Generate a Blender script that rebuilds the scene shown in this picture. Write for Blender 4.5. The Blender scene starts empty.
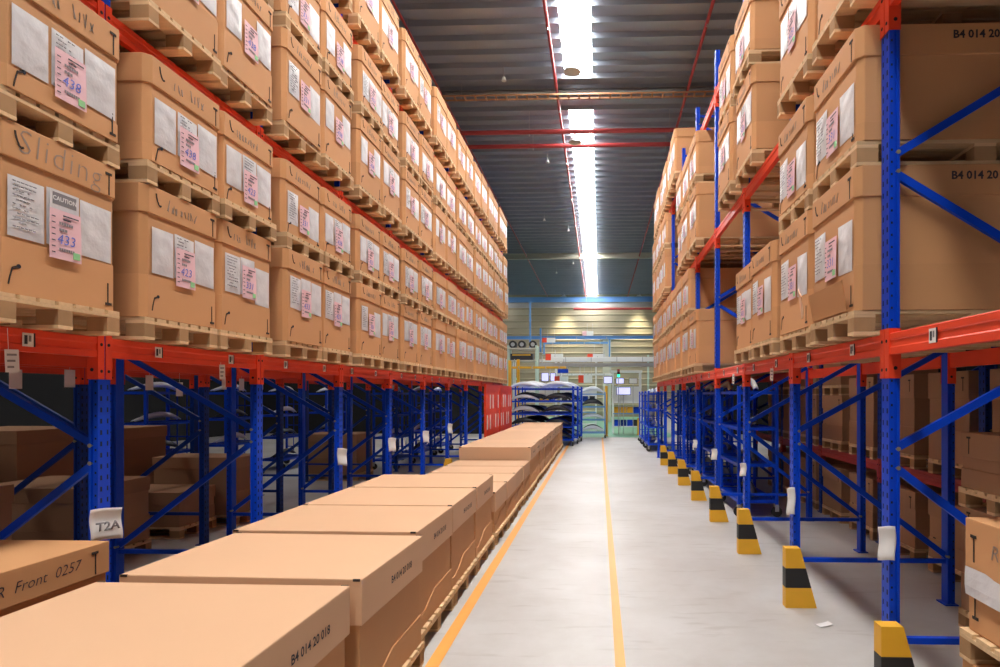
import bpy, bmesh, math, random
from mathutils import Vector, Matrix, Euler
random.seed(7)
R = math.radians
col = bpy.context.scene.collection
sc = bpy.context.scene

# ------------------------------------------------------------------ materials
def new_mat(name):
    m = bpy.data.materials.new(name); m.use_nodes = True
    nt = m.node_tree
    return m, nt, nt.nodes['Principled BSDF']

def lin(r, g, b):
    f = lambda c: (c/255/12.92) if c/255 <= .04045 else ((c/255+.055)/1.055)**2.4
    return (f(r), f(g), f(b), 1)

def mat(name, c, rough=.6, metal=0., spec=.5, emit=None, noise=0., nscale=6., stretch=(1, 1, 1), rand=0., bump=0., coat=0.):
    m, nt, b = new_mat(name)
    b.inputs['Base Color'].default_value = c
    b.inputs['Roughness'].default_value = rough
    b.inputs['Metallic'].default_value = metal
    b.inputs['Specular IOR Level'].default_value = spec
    b.inputs['Coat Weight'].default_value = coat
    if emit:
        b.inputs['Emission Color'].default_value = emit[0]
        b.inputs['Emission Strength'].default_value = emit[1]
    if noise or rand or bump:
        tc = nt.nodes.new('ShaderNodeTexCoord'); mp = nt.nodes.new('ShaderNodeMapping')
        mp.inputs['Scale'].default_value = stretch
        nt.links.new(tc.outputs['Object'], mp.inputs['Vector'])
        n = nt.nodes.new('ShaderNodeTexNoise'); n.inputs['Scale'].default_value = nscale; n.inputs['Detail'].default_value = 5
        oi = nt.nodes.new('ShaderNodeObjectInfo')
        ad = nt.nodes.new('ShaderNodeVectorMath'); ad.operation = 'ADD'
        sc_ = nt.nodes.new('ShaderNodeMath'); sc_.operation = 'MULTIPLY'; sc_.inputs[1].default_value = 37.
        nt.links.new(oi.outputs['Random'], sc_.inputs[0])
        nt.links.new(mp.outputs['Vector'], ad.inputs[0]); nt.links.new(sc_.outputs[0], ad.inputs[1])
        nt.links.new(ad.outputs[0], n.inputs['Vector'])
        # value = 1 + noise*(n-.5)*2 + rand*(r-.5)*2
        a1 = nt.nodes.new('ShaderNodeMath'); a1.operation = 'MULTIPLY_ADD'
        a1.inputs[1].default_value = 2*noise; a1.inputs[2].default_value = 1-noise-rand
        nt.links.new(n.outputs['Fac'], a1.inputs[0])
        a2 = nt.nodes.new('ShaderNodeMath'); a2.operation = 'MULTIPLY_ADD'; a2.inputs[1].default_value = 2*rand
        nt.links.new(oi.outputs['Random'], a2.inputs[0]); nt.links.new(a1.outputs[0], a2.inputs[2])
        hs = nt.nodes.new('ShaderNodeHueSaturation'); hs.inputs['Color'].default_value = c
        nt.links.new(a2.outputs[0], hs.inputs['Value'])
        nt.links.new(hs.outputs['Color'], b.inputs['Base Color'])
        if bump:
            bp = nt.nodes.new('ShaderNodeBump'); bp.inputs['Strength'].default_value = bump; bp.inputs['Distance'].default_value = .01
            nt.links.new(n.outputs['Fac'], bp.inputs['Height']); nt.links.new(bp.outputs['Normal'], b.inputs['Normal'])
    return m

M = {}
M['card'] = mat('cardboard', (.60, .31, .138, 1), .72, spec=.25, noise=.05, nscale=2.2, rand=.07)
M['card2'] = mat('cardboard_pale', (.69, .43, .26, 1), .7, spec=.25, noise=.03, nscale=2., rand=.04)
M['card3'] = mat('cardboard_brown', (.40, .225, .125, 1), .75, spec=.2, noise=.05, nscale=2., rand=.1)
M['slot'] = mat('dark_slot', (.03, .018, .012, 1), .8)
M['wood'] = mat('pallet_wood', (.68, .47, .265, 1), .8, spec=.2, noise=.2, nscale=4., stretch=(1, 9, 9), rand=.12)
M['endgrain'] = mat('pallet_block_wood', (.40, .24, .12, 1), .85, spec=.15, noise=.22, nscale=9., rand=.15)
M['blue'] = mat('blue_paint', (.0, .055, .60, 1), .42, spec=.3, noise=.06, nscale=3.)
M['dblue'] = mat('deep_shaded_blue', (.002, .035, .26, 1), .45, spec=.3, noise=.06, nscale=3.)  # deep blue of parts and bins; on the rear racks it holds their shade
M['red'] = mat('red_orange_paint', (.80, .060, .018, 1), .42, spec=.45, noise=.08, nscale=4.)
M['dred'] = mat('shaded_red_paint', (.35, .03, .02, 1), .5, noise=.08, nscale=4.)  # red darkened to put shade on the rear right beams
M['hole'] = mat('punched_hole', (.008, .01, .02, 1), .9)
M['bolt'] = mat('bolt_zinc', (.45, .38, .25, 1), .4, metal=.7)
M['pouch'] = mat('clear_pouch', (.66, .65, .66, 1), .36, spec=.35, noise=.18, nscale=9., bump=.8)
M['paper'] = mat('white_paper', (.75, .74, .73, 1), .7)
M['pink'] = mat('pink_paper', (.82, .52, .56, 1), .7)
M['green_st'] = mat('green_sticker', (.30, .66, .30, 1), .6)
M['ink'] = mat('black_ink', (.035, .03, .04, 1), .8)
M['grey_ink'] = mat('grey_ink', (.22, .21, .22, 1), .8)
M['pencil'] = mat('grey_marker', (.30, .23, .18, 1), .8)
M['blue_ink'] = mat('blue_ink', (.12, .17, .6, 1), .7)
M['yellow'] = mat('yellow_paint', (.80, .42, .02, 1), .5, noise=.06, nscale=8.)
M['black'] = mat('black_paint', (.014, .014, .015, 1), .5, noise=.1, nscale=8.)
M['line'] = mat('orange_line_paint', (.84, .37, .06, 1), .45, noise=.1, nscale=7.)
M['steel'] = mat('galvanised_steel', (.45, .46, .47, 1), .35, metal=.8, noise=.08, nscale=4.)
M['white'] = mat('white_paint', (.75, .77, .76, 1), .45)
M['cream'] = mat('cream_paint', (.62, .60, .50, 1), .5)
M['rubber'] = mat('black_rubber', (.02, .02, .02, 1), .7)
M['dark'] = mat('dark_plastic', (.02, .022, .03, 1), .4)
M['silver'] = mat('silver_plastic', (.62, .66, .72, 1), .3)
M['pipe'] = mat('red_pipe_paint', (.42, .05, .055, 1), .45)
M['tray_or'] = mat('orange_tray_paint', (.48, .25, .12, 1), .5, noise=.3, nscale=2.)
M['screen'] = mat('lit_screen', (.5, .5, .8, 1), .3, emit=((.62, .62, 1., 1), .9))
M['lamp_g'] = mat('green_lamp', (.05, .6, .4, 1), .3, emit=((.05, .9, .55, 1), 1.5))
M['sky2'] = mat('dim_daylight_panel', (.9, .95, 1, 1), .4, emit=((1., .97, .93, 1), 8.))  # weaker glow for the unseen side strip added as extra light
M['lamp_w'] = mat('lamp_glow', (1, 1, 1, 1), .3, emit=((1., .95, .80, 1), 14.))
M['sky'] = mat('daylight_panel', (.9, .95, 1, 1), .4, emit=((1., .97, .93, 1), 34.))
M['mint'] = mat('mint_paint', (.5, .66, .58, 1), .5)
M['lblue'] = mat('light_blue_paint', (.10, .28, .62, 1), .4)

def floor_mat():
    m, nt, b = new_mat('polished_concrete')
    tc = nt.nodes.new('ShaderNodeTexCoord')
    n1 = nt.nodes.new('ShaderNodeTexNoise'); n1.inputs['Scale'].default_value = .55; n1.inputs['Detail'].default_value = 8; n1.inputs['Roughness'].default_value = .65
    mp = nt.nodes.new('ShaderNodeMapping'); mp.inputs['Scale'].default_value = (1.2, 6., 1)
    n2 = nt.nodes.new('ShaderNodeTexNoise'); n2.inputs['Scale'].default_value = 1.4; n2.inputs['Detail'].default_value = 6
    nt.links.new(tc.outputs['Object'], n1.inputs['Vector']); nt.links.new(tc.outputs['Object'], mp.inputs['Vector']); nt.links.new(mp.outputs[0], n2.inputs['Vector'])
    r = nt.nodes.new('ShaderNodeValToRGB')
    r.color_ramp.elements[0].position = .36; r.color_ramp.elements[0].color = (.43, .405, .38, 1)
    r.color_ramp.elements[1].position = .62; r.color_ramp.elements[1].color = (.54, .53, .515, 1)
    nt.links.new(n1.outputs['Fac'], r.inputs['Fac'])
    r2 = nt.nodes.new('ShaderNodeValToRGB')
    r2.color_ramp.elements[0].position = .30; r2.color_ramp.elements[0].color = (.80, .77, .74, 1)
    r2.color_ramp.elements[1].position = .42; r2.color_ramp.elements[1].color = (1, 1, 1, 1)
    nt.links.new(n2.outputs['Fac'], r2.inputs['Fac'])
    mx = nt.nodes.new('ShaderNodeMix'); mx.data_type = 'RGBA'; mx.blend_type = 'MULTIPLY'; mx.inputs['Factor'].default_value = .7
    nt.links.new(r.outputs['Color'], mx.inputs['A']); nt.links.new(r2.outputs['Color'], mx.inputs['B'])
    nt.links.new(mx.outputs['Result'], b.inputs['Base Color'])
    rr = nt.nodes.new('ShaderNodeMapRange'); rr.inputs['To Min'].default_value = .34; rr.inputs['To Max'].default_value = .55
    nt.links.new(n1.outputs['Fac'], rr.inputs['Value']); nt.links.new(rr.outputs[0], b.inputs['Roughness'])
    b.inputs['Specular IOR Level'].default_value = .5
    return m
M['floor'] = floor_mat()
M['gfloor'] = mat('green_floor_paint', (.13, .40, .27, 1), .3, noise=.1, nscale=1.)
M['ceil'] = mat('corrugated_metal', (.33, .385, .46, 1), .34, metal=.4, noise=.14, nscale=.6)
M['wallc'] = mat('wall_cladding', (.40, .35, .25, 1), .38, metal=.3, noise=.05, nscale=1.)
M['wallg'] = mat('grey_wall', (.010, .010, .011, 1), .85)

# ------------------------------------------------------------------ mesh builder
class MB:
    def __init__(s): s.v = []; s.f = []; s.m = []; s.mats = []
    def mi(s, m):
        if m not in s.mats: s.mats.append(m)
        return s.mats.index(m)
    def poly(s, vs, fs, m):
        b = len(s.v); s.v += [tuple(p) for p in vs]; k = s.mi(m)
        for f in fs: s.f.append([b+i for i in f]); s.m.append(k)
        return s
    def box(s, x0, x1, y0, y1, z0, z1, m):
        return s.poly([(x0, y0, z0), (x1, y0, z0), (x1, y1, z0), (x0, y1, z0), (x0, y0, z1), (x1, y0, z1), (x1, y1, z1), (x0, y1, z1)],
                      [(0, 3, 2, 1), (4, 5, 6, 7), (0, 1, 5, 4), (1, 2, 6, 5), (2, 3, 7, 6), (3, 0, 4, 7)], m)
    def prism(s, pts, z0, z1, m, axis='z'):
        n = len(pts)
        def P(p, z): return (p[0], p[1], z) if axis == 'z' else ((z, p[0], p[1]) if axis == 'x' else (p[0], z, p[1]))
        vs = [P(p, z0) for p in pts]+[P(p, z1) for p in pts]
        fs = [tuple(range(n))[::-1], tuple(range(n, 2*n))]+[(i, (i+1) % n, n+(i+1) % n, n+i) for i in range(n)]
        return s.poly(vs, fs, m)
    def bar(s, a, b, w, h, m):      # rectangular bar between two points
        a = Vector(a); b = Vector(b); d = (b-a).normalized()
        up = Vector((0, 0, 1)) if abs(d.z) < .95 else Vector((0, 1, 0))
        sx = d.cross(up).normalized(); sy = sx.cross(d)
        vs = []
        for p in (a, b):
            for i, j in ((-1, -1), (1, -1), (1, 1), (-1, 1)): vs.append(p+sx*i*w/2+sy*j*h/2)
        return s.poly(vs, [(3, 2, 1, 0), (4, 5, 6, 7), (0, 1, 5, 4), (1, 2, 6, 5), (2, 3, 7, 6), (3, 0, 4, 7)], m)
    def tube(s, pts, r, m, n=8):
        pts = [Vector(p) for p in pts]; vs = []; fs = []
        rs = r if isinstance(r, (list, tuple)) else [r]*len(pts)
        for i, p in enumerate(pts):
            d = (pts[min(i+1, len(pts)-1)]-pts[max(i-1, 0)]).normalized()
            up = Vector((0, 0, 1)) if abs(d.z) < .9 else Vector((1, 0, 0))
            a = d.cross(up).normalized(); b = a.cross(d)
            for k in range(n):
                t = 2*math.pi*k/n; vs.append(p+(a*math.cos(t)+b*math.sin(t))*rs[i])
        for i in range(len(pts)-1):
            for k in range(n): fs.append((i*n+k, i*n+(k+1) % n, (i+1)*n+(k+1) % n, (i+1)*n+k))
        fs.append(tuple(range(n))[::-1]); fs.append(tuple(range((len(pts)-1)*n, len(pts)*n)))
        return s.poly(vs, fs, m)
    def grid(s, fn, nu, nv, m):
        vs = [fn(i/nu, j/nv) for j in range(nv+1) for i in range(nu+1)]
        fs = [(j*(nu+1)+i, j*(nu+1)+i+1, (j+1)*(nu+1)+i+1, (j+1)*(nu+1)+i) for j in range(nv) for i in range(nu)]
        return s.poly(vs, fs, m)
    def mesh_in(s, me, mtx, m):
        return s.poly([mtx @ v.co for v in me.vertices], [tuple(p.vertices) for p in me.polygons], m)
    def mesh(s, name, bevel=0., smooth=False):
        me = bpy.data.meshes.new(name); me.from_pydata(s.v, [], s.f)
        for m in s.mats: me.materials.append(m)
        me.polygons.foreach_set('material_index', s.m)
        bm = bmesh.new(); bm.from_mesh(me)
        if bevel:
            bmesh.ops.remove_doubles(bm, verts=bm.verts, dist=1e-5)
            es = [e for e in bm.edges if len(e.link_faces) == 2 and e.calc_face_angle(0) > .3]
            bmesh.ops.bevel(bm, geom=es, offset=bevel, segments=2, affect='EDGES', profile=.6, clamp_overlap=True)
        bmesh.ops.recalc_face_normals(bm, faces=bm.faces)
        bm.to_mesh(me); bm.free()
        if smooth: me.polygons.foreach_set('use_smooth', [True]*len(me.polygons))
        me.update()
        return me
    def build(s, name, parent=None, **k):
        return link(name, s.mesh(name, **k), parent)

def link(name, me, parent=None, loc=None):
    o = bpy.data.objects.new(name, me); col.objects.link(o)
    if parent is not None: o.parent = parent
    if loc is not None: o.location = loc
    return o
def thing(name, loc=(0, 0, 0), rz=0):
    o = bpy.data.objects.new(name, None); col.objects.link(o); o.location = loc; o.rotation_euler = (0, 0, rz); o.empty_display_size = .1
    return o
def tag(o, label, cat, group=None):
    o['label'] = label; o['category'] = cat; o['kind'] = 'thing'
    if group: o['group'] = group
    return o
def structure(o):
    o['kind'] = 'structure'; return o
def copy_tree(o, parent=None):
    c = o.copy(); col.objects.link(c)
    if parent is not None: c.parent = parent
    for ch in list(o.children): copy_tree(ch, c)
    return c
def wipe(o):
    for ch in list(o.children): wipe(ch)
    bpy.data.objects.remove(o)

ORD = 'nearest second third fourth fifth sixth seventh eighth ninth tenth eleventh twelfth thirteenth fourteenth fifteenth sixteenth seventeenth eighteenth nineteenth twentieth twenty-first twenty-second twenty-third twenty-fourth'.split()

_tc = {}
def text_mesh(t, size=1., shear=0., off=0., space=1.):
    k = (t, size, shear, off, space)
    if k not in _tc:
        c = bpy.data.curves.new('lettering', 'FONT'); c.body = t; c.size = size; c.shear = shear; c.offset = off; c.space_character = space
        c.align_x = 'CENTER'; c.align_y = 'CENTER'; c.resolution_u = 2
        o = bpy.data.objects.new('lettering', c)
        me = bpy.data.meshes.new_from_object(o)
        bpy.data.objects.remove(o); _tc[k] = me
    return _tc[k]
# text frames: local plane (x right, y up) -> world
def frame(origin, right, up):
    r = Vector(right).normalized(); u = Vector(up).normalized(); n = r.cross(u)
    m = Matrix.Identity(4)
    for i in range(3): m[i][0] = r[i]; m[i][1] = u[i]; m[i][2] = n[i]; m[i][3] = origin[i]
    return m

# ------------------------------------------------------------------ dimensions
H = 1.96                     # eye height
XL, XR = -3.36, 1.825         # aisle faces of the two racks
BL, BR = 1.902, 1.90
YL0, YR0 = 4.03, 3.956
LEVS = {'left': [2.35, 4.59, 6.87], 'right': [2.35, 4.54, 6.75]}
LEV = LEVS['left']
BEAM_H = .135
RD = 1.49                    # rack depth
PW, PL, PH = .847, 1.64, .160
CHS = (.94, .745)            # lower cartons are taller than the upper ones
CH = CHS[0]

# ------------------------------------------------------------------ pallet prototypes
def pallet_proto(W, L, full):
    root = thing('wooden_pallet') if full else None
    w2, l2 = W/2, L/2
    one = MB()
    def deck(mb):
        n = 7; bw = W/n*.82
        for i in range(n):
            y = -w2+bw/2+i*(W-bw)/(n-1); mb.box(-l2, l2, y-bw/2, y+bw/2, .136, .160, M['wood'])
    xs = (-l2+.07, 0, l2-.07); ys = (-w2+.05, 0, w2-.05)
    d = MB(); deck(d)
    if full: d.build('deck', root, bevel=.002)
    else: deck(one)
    cm = MB().box(-.07, .07, -w2, w2, .114, .136, M['wood']).mesh('cross_board', bevel=.002)
    km = MB().box(-.07, .07, -.05, .05, .022, .114, M['endgrain']).mesh('block', bevel=.003)
    bm_ = MB().box(-l2, l2, -.05, .05, 0, .022, M['wood']).mesh('bottom_board', bevel=.002)
    for x in xs:
        if full: link('cross_board', cm, root, (x, 0, 0))
        else: one.box(x-.07, x+.07, -w2, w2, .114, .136, M['wood'])
        for y in ys:
            if full: link('block', km, root, (x, y, 0))
            else: one.box(x-.07, x+.07, y-.05, y+.05, .022, .114, M['endgrain'])
    for y in ys:
        if full: link('bottom_board', bm_, root, (0, y, 0))
        else: one.box(-l2, l2, y-.05, y+.05, 0, .022, M['wood'])
    return root if full else one.build('wooden_pallet')

# ------------------------------------------------------------------ carton prototypes (label face at local +X)
def octo(x, y, c): return [(-x+c, -y), (x-c, -y), (x, -y+c), (x, y-c), (x-c, y), (-x+c, y), (-x, y-c), (-x, -y+c)]

def pouch_mesh(w, h, seed, lines=False):
    rnd = random.Random(seed); a = [rnd.uniform(-1, 1) for _ in range(6)]
    def fn(u, v):
        e = min(u, 1-u, v, 1-v)
        d = .002+.006*min(1, e*5)*(.7+.3*math.sin(5*u+5*a[0])*math.sin(4*v+4*a[1]+2*u)) + .0012*math.sin(9*u*a[2]+14*v+9*a[0])*min(1, e*8)
        if e <= 0: d = .0015
        return (d, (u-.5)*w*(1+.02*a[3]*v), v*h+.012*a[4]*u)
    mb = MB(); mb.grid(fn, 12, 16, M['pouch'])
    if lines:
        for i in range(11):
            z = h*(.92-.075*i); l = w*rnd.uniform(.35, .75); n = 6
            for q in range(n):
                if rnd.random() < .25: continue
                y0 = -w*.4+l*q/n; mb.box(.0095, .0105, y0, y0+l/n*.8, z-.003, z+.003, M['grey_ink'])
    return mb.mesh('document_pouch', smooth=True)
def label_mesh(w=.215, h=.29, num='433'):
    mb = MB(); x = .012
    def fn(u, v): return (x+.003*math.sin(3*v+1)*u, (u-.5)*w, v*h)
    mb.grid(fn, 3, 4, M['pink'])
    X = x+.0035
    rt, up = (0, 1, 0), (0, 0, 1)
    for z, l in ((.9, .5), (.82, .25)): mb.box(X, X+.0008, -w*.1, -w*.1+w*l, h*z-.004, h*z+.004, M['ink'])
    for i in range(7): mb.box(X, X+.0008, -w*.45, -w*.34, h*(.12+.12*i)-.003, h*(.12+.12*i)+.003, M['ink'])
    for z, l in ((.73, .45), (.60, .27), (.2, .5)):
        n = max(3, int(l*14))
        for i in range(n): mb.box(X, X+.0008, -w*.22+i*w*l/n, -w*.22+(i+.75)*w*l/n, h*z-.008, h*z+.008, M['grey_ink'])
    mb.mesh_in(text_mesh(num, .085, .15), frame((X+.001, 0, h*.40), rt, up), M['blue_ink'])
    mb.box(X+.0005, X+.002, w*.22, w*.44, h*.06, h*.2, M['green_st'])
    return mb.mesh('label_sheet')
def scribble(seed, w, h, t=.005):
    """a line of loose marker strokes"""
    rnd = random.Random(seed); mb = MB(); x = -w/2
    while x < w/2:
        cw = rnd.uniform(.024, .036); k = rnd.choice((3, 4, 4, 5)); hh = h*rnd.choice((1, .7, .6))
        pts = [(x+cw*rnd.random(), -h/2+hh*(i % 2)+rnd.uniform(-.01, .01)) for i in range(k)]
        for (a, b), (c, d) in zip(pts, pts[1:]): mb.bar((.001, a, b), (.001, c, d), .0015, t, M['pencil'])
        x += cw+rnd.uniform(.008, .016)
        if rnd.random() < .2: x += .05
    return mb.mesh('handwritten_lettering')
def hook_mesh():     # slanted fastening cut with curled end
    mb = MB(); pts = [(.0, .055), (.004, .03), (.012, .005), (.025, -.02), (.042, -.028), (.05, -.02)]
    for (a, b), (c, d) in zip(pts, pts[1:]): mb.bar((.001, a, b), (.001, c, d), .003, .010, M['slot'])
    return mb.mesh('fastening_slot')
def tee_mesh():
    mb = MB(); mb.box(-.001, .002, -.004, .004, -.075, .06, M['slot']); mb.box(-.001, .003, -.028, .02, .052, .068, M['slot'])
    return mb.mesh('fastening_slot')
def flag_mesh():
    mb = MB(); pts = [(0, -.06), (.008, -.02), (.022, .03), (.055, .045)]
    for i, ((a, b), (c, d)) in enumerate(zip(pts, pts[1:])): mb.bar((.001, a, b), (.001, c, d), .003, .007 if i < 2 else .013, M['slot'])
    mb.tube([(-.001, .06, .047), (.0025, .06, .047)], .012, M['hole'], 10)
    return mb.mesh('fastening_slot')
HOOK, TEE, FLAG = hook_mesh(), tee_mesh(), flag_mesh()

def carton_meshes(W, L, Hh, lid_h, ch, m, text=True, bevel=.006, lip=0.):
    w2, l2 = W/2, L/2
    b = MB(); b.prism(octo(l2-.012, w2-.012, ch), 0, Hh-.02, m)
    body = b.mesh('body', bevel=bevel)
    l = MB(); l.prism(octo(l2, w2, ch+.004), Hh-lid_h, Hh, m)
    lid = l.mesh('lid', bevel=bevel)
    return body, lid
BODY, LID, TEXT, TRAY = [], [], [], [MB().prism(octo(PL/2-.0085, PW/2-.0085, .04), .0005, q, M['card']).mesh('base_tray', bevel=.002) for q in (.30, .12)]
for hh in CHS:
    bo, li = carton_meshes(PW, PL, hh, .20, .04, M['card']); BODY.append(bo); LID.append(li)
    tx = MB()
    for q in (-1, 1):
        tx.mesh_in(text_mesh('B4 014 20 018', .072, 0, .0022), frame((0, q*(PW/2+.0015), hh-.075), (-q, 0, 0), (0, 0, 1)), M['ink'])
    TEXT.append(tx.mesh('printed_code'))
tx = MB()
for q in (-1, 1):
    tx.mesh_in(text_mesh('B4 014 20 018', .085, 0, .0006), frame((0, q*(PW/2-.0065), .10), (q, 0, 0), (0, 0, -1)), M['ink'])
TEXT_INV = tx.mesh('printed_code')
PM = [pouch_mesh(.22, .33, i, i % 2 == 0) for i in range(6)]
PBIG = [pouch_mesh(.235, .34, 20+i) for i in range(3)]
LM = [label_mesh(num=n) for n in ('433', '438', '331', '423')]
SCR = [scribble(i, .34, .085) for i in range(5)]
XF = PL/2-.008
def carton_proto(var, full, hand=None, up=0):
    root = thing('lidded_carton'); CH = CHS[up]
    rnd = random.Random(100+var)
    body = link('body', BODY[up], root); lid = link('lid', LID[up], root); tray = link('base_tray', TRAY[up], root)
    z = .33-.20*up+rnd.uniform(-.02, .02)
    link('document_pouch', PM[var % 6], body, (XF, -.235+rnd.uniform(-.01, .01), z))
    link('document_pouch', PBIG[var % 3], body, (XF, .235, z+rnd.uniform(-.05, .01)))
    if var % 3 != 2:
        link('document_pouch', PM[(var+3) % 6], body, (XF-.002, .0, z+.01))
    lb = link('label_sheet', LM[var % 4], body, (XF, rnd.uniform(-.02, .01), z+rnd.uniform(-.10, .0)))
    lb['label'] = 'pink printed label sheet'
    if full:
        link('printed_code', TEXT[up], lid)
        s = PL/2+.0008
        h = link('handwritten_lettering', hand or SCR[var % 5], lid, (s, rnd.uniform(-.06, .04), CH-.1))
        link('fastening_slot', HOOK, lid, (s, -.31, CH-.10)); link('fastening_slot', TEE, lid, (s, .33, CH-.115))
        link('fastening_slot', FLAG, tray, (XF+.0008, -.34, .11 if not up else .075))
        link('fastening_slot', TEE, tray, (XF+.0008, .33, .10)).rotation_euler = (R(180), 0, 0)
        if var % 4 == 1: link('printed_code', TEXT_INV, tray)
    return root
hw_m = MB(); hw_m.mesh_in(text_mesh('Sliding', .20, .1, -.004, 1.1), frame((.001, 0, 0), (0, 1, -.02), (0, 0, 1)), M['pencil'])
HAND = hw_m.mesh('handwritten_lettering')
NV = 8
protos_full = [carton_proto(i % NV, True, None, i//NV) for i in range(2*NV)]
protos_far = [carton_proto(i % NV, False, None, i//NV) for i in range(2*NV)]
proto_sun = carton_proto(0, True, HAND)
# caution notice behind the pink sheet on the nearest stack
cm = MB().box(-.001, .001, -.1, .1, .0, .34, M['pouch']); cm.box(.001, .002, -.08, .08, .255, .325, M['grey_ink'])
cm.mesh_in(text_mesh('CAUTION', .036, 0, .001), frame((.003, 0, .29), (0, 1, 0), (0, 0, 1)), M['paper'])
[setattr(c, 'location', (XF+.004, 0, .25)) for c in proto_sun.children_recursive if c.name.startswith('label_sheet')]
link('caution_notice', cm.mesh('caution_notice'), [c for c in proto_sun.children if c.name.startswith('body')][0], (XF+.008, .0, .315))['label'] = 'notice sheet headed CAUTION'
pal_full = pallet_proto(PW-.03, PL+.005, True)
pal_far = pallet_proto(PW-.03, PL+.005, False)

def place(proto, loc, rz=0., jit=.012):
    o = copy_tree(proto)
    o.location = (loc[0]+random.uniform(-jit, jit), loc[1]+random.uniform(-jit*.12, jit*.12), loc[2])
    o.rotation_euler = (0, 0, rz+random.uniform(-.002, .002)); return o

LEVN = ['lowest', 'middle', 'top']
def rack_stack(side, lev, n, x, y, count, inv=False):
    """a stack of pallet+carton pairs; n = index of the stack from the near end"""
    near = y < 11.5
    nth = (ORD[n]+' place from near end') if n >= 0 else ('unseen light blocker before nearest post, farther' if n == -1 else 'unseen light blocker before nearest post')
    rz = 0 if side == 'left' else math.pi
    for t in range(count):
        z = LEVS[side][lev]+.002+t*(PH+CHS[0]+.006)
        tier = ('the upper' if t else 'the lower') if count > 1 else 'the single'
        j = random.uniform(-.018, .018)
        p = place(pal_full if near else pal_far, (x+j, y, z), rz)
        tag(p, f'pallet under {tier} carton, {LEVN[lev]} beams, {side} rack, {nth}', 'pallet', f'pallets on the {side} rack')
        var = random.randrange(NV)
        pr = (protos_full if near else protos_far)[var+(NV if t else 0)]
        if side == 'left' and lev == 0 and n == 0 and t == 0: pr = proto_sun
        c = place(pr, (x+j+random.uniform(-.01, .01), y, z+PH+.001), rz)
        lab = f'brown carton, {tier.replace("the ", "")} one, {LEVN[lev]} beams, {side} rack, {nth}'
        if pr is proto_sun: lab = 'brown carton with large handwritten word and caution notice, lowest beams of left rack, nearest place'
        if side == 'right' and lev == 0 and n == 0 and t == 0:
            fl = MB().box(-.004, .004, -.40, .24, 0, .21, M['card']).build('open_flap', c, bevel=.002); fl.location = (XF+.012, .05, .012); fl.rotation_euler = (0, R(9), 0)
            f2 = MB().prism([(0, 0), (.14, .02), (.17, .16), (.03, .24)], -.003, .003, M['card2'], axis='x').build('open_flap', c); f2.location = (XF+.03, -.56, .06); f2.rotation_euler = (0, R(8), R(-12))
        tag(c, lab, 'carton', f'cartons stored on the {side} rack')

XLC = XL+.188-PL/2            # carton centre, left rack
XRC = XR-.14+PL/2
NL = 11                       # bays -1..9
n = 0
for b in range(-1, 9):
    for h in (0, 1):
        if b == -1 and h == 0: continue
        y = YL0+BL*b+(.556 if h == 0 else 1.409)
        for lev in range(3):
            if lev > 0 and b == -1: pass
            rack_stack('left', lev, n, XLC, y, 1 if lev == 2 else 2)
        n += 1

rack_stack('right', 1, -2, XRC, YR0-BR+.507, 2); rack_stack('right', 1, -1, XRC, YR0-.507, 2)  # out-of-view stacks added to shade the end faces of the nearest cartons
n = 0
EMPTY_R = {(0, 4), (0, 5), (0, 6), (1, 2), (1, 5), (1, 6), (1, 10), (1, 11)}
for b in range(0, 8):
    for h in (0, 1):
        y = YR0+BR*b+(.492 if h == 0 else 1.408)
        for lev in range(3):
            if (lev, n) in EMPTY_R: continue
            cnt = 2 if lev < 2 else 1
            if lev == 0 and n in (2, 3, 7): cnt = 1
            if lev == 2 and n < 10: continue
            rack_stack('right', lev, n, XRC, y, cnt)
        n += 1

# ------------------------------------------------------------------ racking
FH = 7.36
def post_mesh(s, blue, name):
    """upright channel; aisle face at local x=0, body towards +x (s=1) ; centred in y"""
    mb = MB(); w, d = .052, .066
    prof = [(0, -w), (.030, -w), (.033, -w+.012), (.045, -w+.012), (.048, -w), (d, -w), (d, w), (.048, w), (.045, w-.012), (.033, w-.012), (.030, w), (0, w)]
    mb.prism([(p[0]*s, p[1]) for p in prof], .012, FH, blue)
    e = .0012
    z = .1
    while z < FH-.05:
        for dy in (-.026, .026):
            mb.box(min(-e*s, 0), max(-e*s, 0), dy-.007+(.004 if dy > 0 else 0), dy+.007, z-.016, z+.016, M['hole'])
        for q in (-1, 1):
            mb.box(min(.010*s, .021*s), max(.010*s, .021*s), q*(w+e)-e*.5, q*(w+e)+e*.5, z+.03, z+.044, M['hole'])
        z += .0765 if z < 4.8 else .153
    return mb.mesh(name)
BRACE_Z = [.40, 1.56, 2.45, 3.43, 4.38, 5.33, 6.28, 7.1]
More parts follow.
